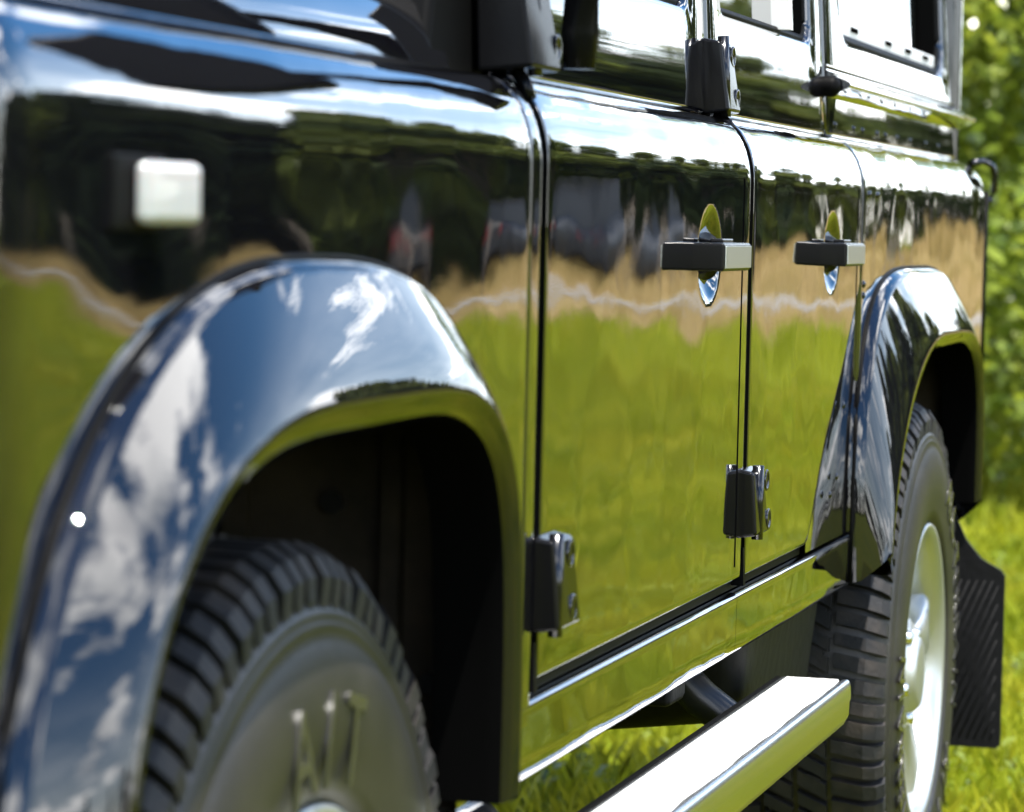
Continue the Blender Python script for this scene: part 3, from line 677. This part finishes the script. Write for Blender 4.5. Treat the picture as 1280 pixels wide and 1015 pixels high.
# --- chassis and underside
mb = MB(); mb.box(-0.6, 3.7, 0.40, 0.48, 0.47, 0.60); mb.box(-0.6, 3.7, 1.2, 1.28, 0.47, 0.60); P(mb, 'chassis_rail', 'chassis', bevel=0.01)
for (xa, xb, za) in ((1.45, 1.53, 0.50), (0.55, 0.61, 0.52)):
    mb = MB(); mb.box(xa, xb, 0.06, 0.40, za, 0.585); P(mb, 'outrigger', 'chassis', bevel=0.008)
mb = MB(); mb.hexa([(1.78, 0.05, 0.44), (2.28, 0.05, 0.40), (2.28, 0.38, 0.36), (1.78, 0.38, 0.40), (1.74, 0.03, 0.60), (2.30, 0.03, 0.60), (2.30, 0.38, 0.60), (1.74, 0.38, 0.60)]); P(mb, 'fuel_tank', 'chassis', bevel=0.03, seg=3)
mb = MB(); mb.tube([(RX, 0.12, RZc), (RX, 0.9, RZc), (RX, 1.55, RZc)], [0.05, 0.055, 0.05], 16); mb.tube([(RX, 0.75, RZc), (RX, 0.85, RZc), (RX, 0.95, RZc)], [0.09, 0.14, 0.09], 20); P(mb, 'rear_axle', 'chassis')
mb = MB(); mb.tube([(FX, 0.12, FZ), (FX, 1.55, FZ)], 0.05, 16); P(mb, 'front_axle', 'chassis')
# --- mud flap behind the rear wheel
mb = MB(); out = [(0.20, 0.20), (-0.088, 0.20), (-0.094, 0.206), (-0.094, 0.478), (-0.088, 0.487), (-0.055, 0.505), (-0.03, 0.535), (0.0, 0.60), (0.20, 0.60)]
mb.add([(3.300, y, z) for (y, z) in out]+[(3.308, y, z) for (y, z) in out], [tuple(range(9)), tuple(range(17, 8, -1))]+[(i, (i+1) % 9, 9+(i+1) % 9, 9+i) for i in range(9)], False)
fl = P(mb, 'mud_flap', 'mudflap_rubber')
mb = MB()
for k in range(30):          # slanting ribs moulded into the flap
    y0 = -0.20+k*0.0125
    z0, z1 = 0.215, 0.47
    a, b_ = Vector((y0, z0)), Vector((y0+0.11, z1)); a, b_ = Vector((y0+0.11, z0)), Vector((y0, z1))
    def clip(p, q):
        lo, hi = 0.0, 1.0
        for (s0, s1, mn, mxv) in ((p.x, q.x, -0.084, 0.19),):
            d = s1-s0
            t0, t1 = (mn-s0)/d, (mxv-s0)/d
            lo = max(lo, min(t0, t1)); hi = min(hi, max(t0, t1))
        return (p+(q-p)*lo, p+(q-p)*hi) if hi > lo else None
    c_ = clip(a, b_)
    if c_: mb.tube([(3.2995, c_[0].x, c_[0].y), (3.2995, c_[1].x, c_[1].y)], 0.0012, 5)
P(mb, 'flap_ribs', 'mudflap_rubber', fl)

# ------------------------------------------------------------------ grass
rng = np.random.default_rng(3)
def blades(n, xr, yr, h0, h1, wd, keep=None, zf=0.0, power=1.0):
    u = rng.random(n)**power
    x = xr[0]+(xr[1]-xr[0])*u; y = yr[0]+(yr[1]-yr[0])*rng.random(n)
    if keep is not None:
        k = keep(x, y); x, y = x[k], y[k]
    m = len(x); a = rng.random(m)*2*PI; h = h0+(h1-h0)*rng.random(m)**1.5; ww = wd*(0.6+0.8*rng.random(m))
    # clumps
    h *= 0.65+0.5*(0.5+0.5*np.sin(x*2.1+np.sin(y*1.7)*2))*(0.5+0.5*np.sin(y*2.7+x))+0.15
    lx, ly = np.cos(a)*h*0.55, np.sin(a)*h*0.55; b = rng.random(m)*2*PI; bx, by = np.cos(b)*ww, np.sin(b)*ww
    z = zf(x, y) if callable(zf) else np.full(m, zf)
    p0 = np.stack([x-bx, y-by, z], 1); p1 = np.stack([x+bx, y+by, z], 1)
    p2 = np.stack([x+bx*0.8+lx*0.4, y+by*0.8+ly*0.4, z+h*0.62], 1); p3 = np.stack([x+lx, y+ly, z+h], 1)
    return np.stack([p0, p1, p2, p3], 1)
parts = [blades(60000, (2.5, 9), (-2.2, 3.2), 0.03, 0.10, 0.0040),
         blades(110000, (-4, 9), (-8, -0.15), 0.03, 0.10, 0.006),
         blades(20000, (-4, 3), (-0.15, 4), 0.03, 0.10, 0.006),
         blades(60000, (9, 20), (-8, 6), 0.05, 0.14, 0.009),
         blades(40000, (6, 28.6), (-22, -1), 0.05, 0.16, 0.016)]
gm = fast_mesh('grass', np.concatenate(parts), 4, 'blade'); go = bpy.data.objects.new('grass', gm); COL.objects.link(go)
tag(go, 'short sunlit green grass the car stands on', 'grass', kind='stuff')
# broad-leaved weeds beside and behind the car
def weeds(n, xr, yr):
    x = xr[0]+(xr[1]-xr[0])*rng.random(n); y = yr[0]+(yr[1]-yr[0])*rng.random(n); q = []
    for i in range(n):
        k = rng.integers(4, 8)
        for j in range(k):
            a = rng.random()*2*PI; l = 0.012+0.022*rng.random(); wdt = l*0.38; e = 0.3+0.7*rng.random()
            d = np.array([math.cos(a), math.sin(a), 0]); s_ = np.array([-math.sin(a), math.cos(a), 0]); o = np.array([x[i], y[i], 0.015+0.03*rng.random()])
            q.append([o, o+d*l*0.5+s_*wdt+[0, 0, l*e*0.6], o+d*l+[0, 0, l*e*0.7], o+d*l*0.5-s_*wdt+[0, 0, l*e*0.6]])
    return np.array(q)
wm = fast_mesh('ground_cover', weeds(2500, (3.6, 9), (-1.5, 3)), 4, 'leaf_bright'); wo_ = bpy.data.objects.new('clover', wm); COL.objects.link(wo_)
tag(wo_, 'low broad-leaved weeds scattered through the grass behind the car', 'weeds', kind='stuff')
dm = fast_mesh('dry', np.concatenate([blades(26000, (ROADX-7.6, ROADX-0.6), (-40, 8), 0.06, 0.16, 0.012), blades(30000, (ROADX+3.9, ROADX+16), (-45, 8), 0.10, 0.34, 0.02, None, lambda x, y: np.array([0.016+bankf(a, b) for a, b in zip(x, y)]))]), 4, 'dry_blade')
do = bpy.data.objects.new('tall_dry_grass', dm); COL.objects.link(do); tag(do, 'tall straw-coloured grass along both sides of the road', 'dry grass', kind='stuff')

# ------------------------------------------------------------------ trees
def leaf_cloud(n, blobs, size, flat=0.5, seed=0):
    g = np.random.default_rng(seed); bl = np.array(blobs); wts = (bl[:, 3]*bl[:, 4])**1.2; wts /= wts.sum()
    idx = g.choice(len(bl), n, p=wts); d = g.normal(size=(n, 3)); d /= np.linalg.norm(d, axis=1, keepdims=True)
    r = g.random(n)**0.45
    c = bl[idx, :3]+d*np.stack([bl[idx, 3], bl[idx, 3], bl[idx, 4]], 1)*r[:, None]
    nrm = d*0.6+g.normal(size=(n, 3))*0.7+np.array([0, 0, 0.4]); nrm /= np.linalg.norm(nrm, axis=1, keepdims=True)
    t = np.cross(nrm, g.normal(size=(n, 3))); t /= np.linalg.norm(t, axis=1, keepdims=True); b = np.cross(nrm, t)
    s = size*(0.6+0.8*g.random(n))[:, None]
    return np.stack([c-t*s, c+b*s*flat, c+t*s, c-b*s*flat], 1)
def trunk_mesh(h, r, limbs, seed):
    g = random.Random(seed); mb = MB()
    mb.tube([(g.uniform(-.05, .05)*h*0.1*i, g.uniform(-.05, .05)*h*0.1*i, h*i/5) for i in range(6)], [r*(1-0.16*i) for i in range(6)], 8)
    for k in range(limbs):
        z = h*g.uniform(0.3, 0.9); a = g.uniform(0, 2*PI); l = h*g.uniform(0.25, 0.5)
        mb.tube([(0, 0, z), (math.cos(a)*l*0.5, math.sin(a)*l*0.5, z+l*0.3), (math.cos(a)*l, math.sin(a)*l, z+l*0.75)], [r*0.4, r*0.25, r*0.08], 6)
    return mb
def make_tree(name, h, wdt, nblob, nleaf, lsize, m, seed, low=0.1):
    g = random.Random(seed); root = empty(name)
    trunk_mesh(h*0.7, h*0.022, 7, seed).build('trunk', 'bark', root)
    bl = []
    for i in range(nblob):
        u = g.random(); z = h*(low+(0.97-low)*u); rr = wdt*math.sqrt(max(0.05, 1-(2*(u-0.42))**2))*g.uniform(0.25, 0.85); a = g.uniform(0, 2*PI); s = h*g.uniform(0.07, 0.16)
        bl.append((math.cos(a)*rr, math.sin(a)*rr, min(z, h-s*0.6), s*1.15, s*0.85))
    me = fast_mesh('crown', leaf_cloud(nleaf, bl, lsize, 0.55, seed), 4, m); o = bpy.data.objects.new('crown', me); COL.objects.link(o); o.parent = root
    return root
def make_conifer(name, h, wdt, nleaf, lsize, m, seed):
    g = np.random.default_rng(seed); root = empty(name)
    trunk_mesh(h*0.92, h*0.018, 0, seed).build('trunk', 'bark', root)
    u = g.random(nleaf)**1.4; a = g.random(nleaf)*2*PI; layer = np.floor(u*16)/16
    rad = wdt*(1-u)**0.9*(0.45+0.55*(1-(u-layer)*16*0.6))*g.random(nleaf)**0.4*(0.8+0.3*np.sin(a*3+seed))
    c = np.stack([np.cos(a)*rad, np.sin(a)*rad, h*(0.06+0.94*u)-rad*0.35], 1)
    d = np.stack([np.cos(a), np.sin(a), -0.35+0*a], 1); t = d; nrm = g.normal(size=(nleaf, 3))*0.5+[0, 0, 1]; b = np.cross(t, nrm); b /= np.linalg.norm(b, axis=1, keepdims=True)
    s = lsize*(0.6+0.8*g.random(nleaf))[:, None]
    me = fast_mesh('crown', np.stack([c-t*s, c+b*s*0.3, c+t*s, c-b*s*0.3], 1), 4, m); o = bpy.data.objects.new('crown', me); COL.objects.link(o); o.parent = root
    return root
# woodland edge, seen mirrored in the paint
protos = [make_tree('broadleaf_tree', 7.0, 2.8, 46, 7000, 0.20, 'leaf_mid', 11, 0.04), make_tree('broadleaf_tree', 7.5, 2.6, 40, 6500, 0.22, 'leaf_shaded', 12, 0.04),
          make_tree('broadleaf_tree', 6.5, 3.2, 50, 7000, 0.20, 'leaf_shaded', 13, 0.03), make_conifer('spruce_tree', 9.0, 1.7, 5500, 0.24, 'leaf_conifer', 14)]
used = set(); LB = ['mid green bushy tree in the woodland edge mirrored in the black paint', 'rounded green tree with painted shade in the woodland edge mirrored in the black paint',
                    'broad green tree with painted shade in the woodland edge mirrored in the black paint', 'pointed dark spruce in the woodland edge mirrored in the black paint']
def plant(k, x, y, s, z=0.0):
    src = protos[k]
    if k not in used: o = src; used.add(k)
    else: o = copy_tree(src)
    o.location = (x, y, z-0.05); o.rotation_euler = (0, 0, rnd.uniform(0, 2*PI)); o.scale = (s*rnd.uniform(0.9, 1.15), s*rnd.uniform(0.9, 1.15), s)
    tag(o, LB[k], 'tree', 'trees along the woodland edge')
for row, (dx, n) in enumerate(((49.5, 28), (54, 26), (61, 20), (69, 16))):
    for i in range(n):
        y = 6-i*(66/n)*1.0+rnd.uniform(-1, 1); x = dx+rnd.uniform(-2, 2)
        s = rnd.uniform(0.50, 0.70)*(1.0+0.07*row)*(1.0+0.5*max(0, min(1, (-y-11)/5))+0.2*max(0, (-y-16)/20))
        s *= 1.0+0.25*math.sin(y*0.9+row*1.9+0.6)
        if y > -9: x += 14; s *= 0.8
        plant(rnd.choice((0, 1, 2, 0, 1, 3) if row < 2 else (0, 0, 1, 3, 0)), x, y, s, bankf(x, y))  # back rows favour the lighter leaf colour, standing for sunlit treetops
for i in range(26):      # left and front edge of the meadow
    a = math.radians(-42-i*5.6); r = rnd.uniform(66, 82)
    plant(rnd.choice((1, 2, 3, 3, 0)), math.cos(a)*r, math.sin(a)*r, rnd.uniform(0.9, 1.3))
# sunlit bushes directly behind the car
bushes = [make_tree('leafy_bush', 4.2, 1.7, 70, 40000, 0.040, 'leaf_bright', 31, 0.02), make_tree('leafy_bush', 4.6, 1.6, 64, 36000, 0.042, 'leaf_bright', 32, 0.02)]
BL = ['sunlit bright green bush right behind the rear corner of the car', 'tall bright green bush next in the hedge, behind the tailgate', 'leafy green bush further along the hedge behind the car', 'bright bush at the hedge end behind the far rear corner']
spots = [(11.2, 1.35, 1.0), (12.6, 3.2, 1.05), (12.0, 5.2, 0.95), (13.0, 7.0, 1.1)]
for i, (x, y, s) in enumerate(spots):
    o = bushes[i] if i < 2 else copy_tree(bushes[i % 2])
    o.location = (x, y, -0.03); o.rotation_euler = (0, 0, i*1.3); o.scale = (s, s, s); tag(o, BL[i], 'bush', 'bushes behind the car')
hb = make_tree('hedge_tree', 7.0, 2.6, 70, 34000, 0.08, 'leaf_bright', 41, 0.05); tag(hb, 'taller green tree standing behind the bright bushes at right', 'tree'); hb.location = (16.5, 2.4, 0)
hb3 = copy_tree(hb); hb3.location = (15.4, 3.3, 0); hb3.rotation_euler = (0, 0, 4); tag(hb3, 'green tree filling the gap beside the rear corner of the car', 'tree')
hb2 = copy_tree(hb); hb2.location = (18, 6.4, 0); hb2.rotation_euler = (0, 0, 2); tag(hb2, 'second tall green tree behind the bushes, farther from the car', 'tree')

# ------------------------------------------------------------------ things mirrored in the paint: parked car, posts
def parked_car(x, y, rz, s, label):
    r = empty('parked_car', (x, y, 0.016+bankf(x, y)), rz); tag(r, label, 'car'); r.scale = (s, s, s)
    def sec(x_, w_, z0, z1): return [(x_, -w_, z0), (x_, -w_*1.02, (z0+z1)/2), (x_, -w_*0.95, z1), (x_, w_*0.95, z1), (x_, w_*1.02, (z0+z1)/2), (x_, w_, z0)]
    mb = MB(); mb.grid([sec(*q) for q in ((-2.2, 0.80, 0.45, 0.95), (-2.15, 0.86, 0.32, 1.0), (-1.0, 0.9, 0.28, 1.02), (0.8, 0.9, 0.28, 1.0), (1.9, 0.86, 0.3, 0.92), (2.15, 0.74, 0.4, 0.8))], smooth=True)
    mb.add(sec(-2.2, 0.80, 0.45, 0.95), [tuple(range(6))], False); mb.add(sec(2.15, 0.74, 0.4, 0.8), [tuple(range(6))], False); mb.build('body', 'grey_car_paint', r)
    mb = MB(); mb.hexa([(-2.0, -0.8, 0.99), (1.0, -0.8, 0.99), (1.0, 0.8, 0.99), (-2.0, 0.8, 0.99), (-1.75, -0.62, 1.58), (0.3, -0.62, 1.58), (0.3, 0.62, 1.58), (-1.75, 0.62, 1.58)]); mb.build('cabin', 'car_glass', r, bevel=0.05)
    mb = MB(); mb.box(-1.78, 0.32, -0.64, 0.64, 1.57, 1.63); mb.build('roof', 'grey_car_paint', r, bevel=0.03)
    for sy in (-0.68, 0.68):
        mb = MB(); mb.box(-2.22, -2.15, sy-0.14, sy+0.14, 0.72, 0.96); mb.build('tail_lamp', 'red_lens', r, bevel=0.01)
        for xx in (-1.35, 1.35):
            mb = MB(); yy = 0.92 if sy > 0 else -0.70; mb.lathe_y([(yy, 0.001), (yy, 0.2), (yy-0.02, 0.32), (yy-0.2, 0.32), (yy-0.22, 0.001)], 20, cx=xx, cz=0.33); mb.build('wheel', 'rubber', r)
parked_car(46.2, -11.1, 0.3, 0.95, 'dark grey car with red tail lamps mirrored in the front door')
for i in range(9):
    y = -3.2-i*2.6
    mb = MB(); mb.tube([(0, 0, -0.1), (0.01, 0, 0.55), (0.0, 0.01, 1.15)], [0.05, 0.048, 0.045], 8); o = mb.build('fence_post', 'post_wood', None, (ROADX+4.6+0.1*math.sin(i*2.0), y, bankf(ROADX+4.6, y))); tag(o, 'weathered wooden fence post in the dry grass beyond the road', 'fence post', 'fence posts beyond the road')
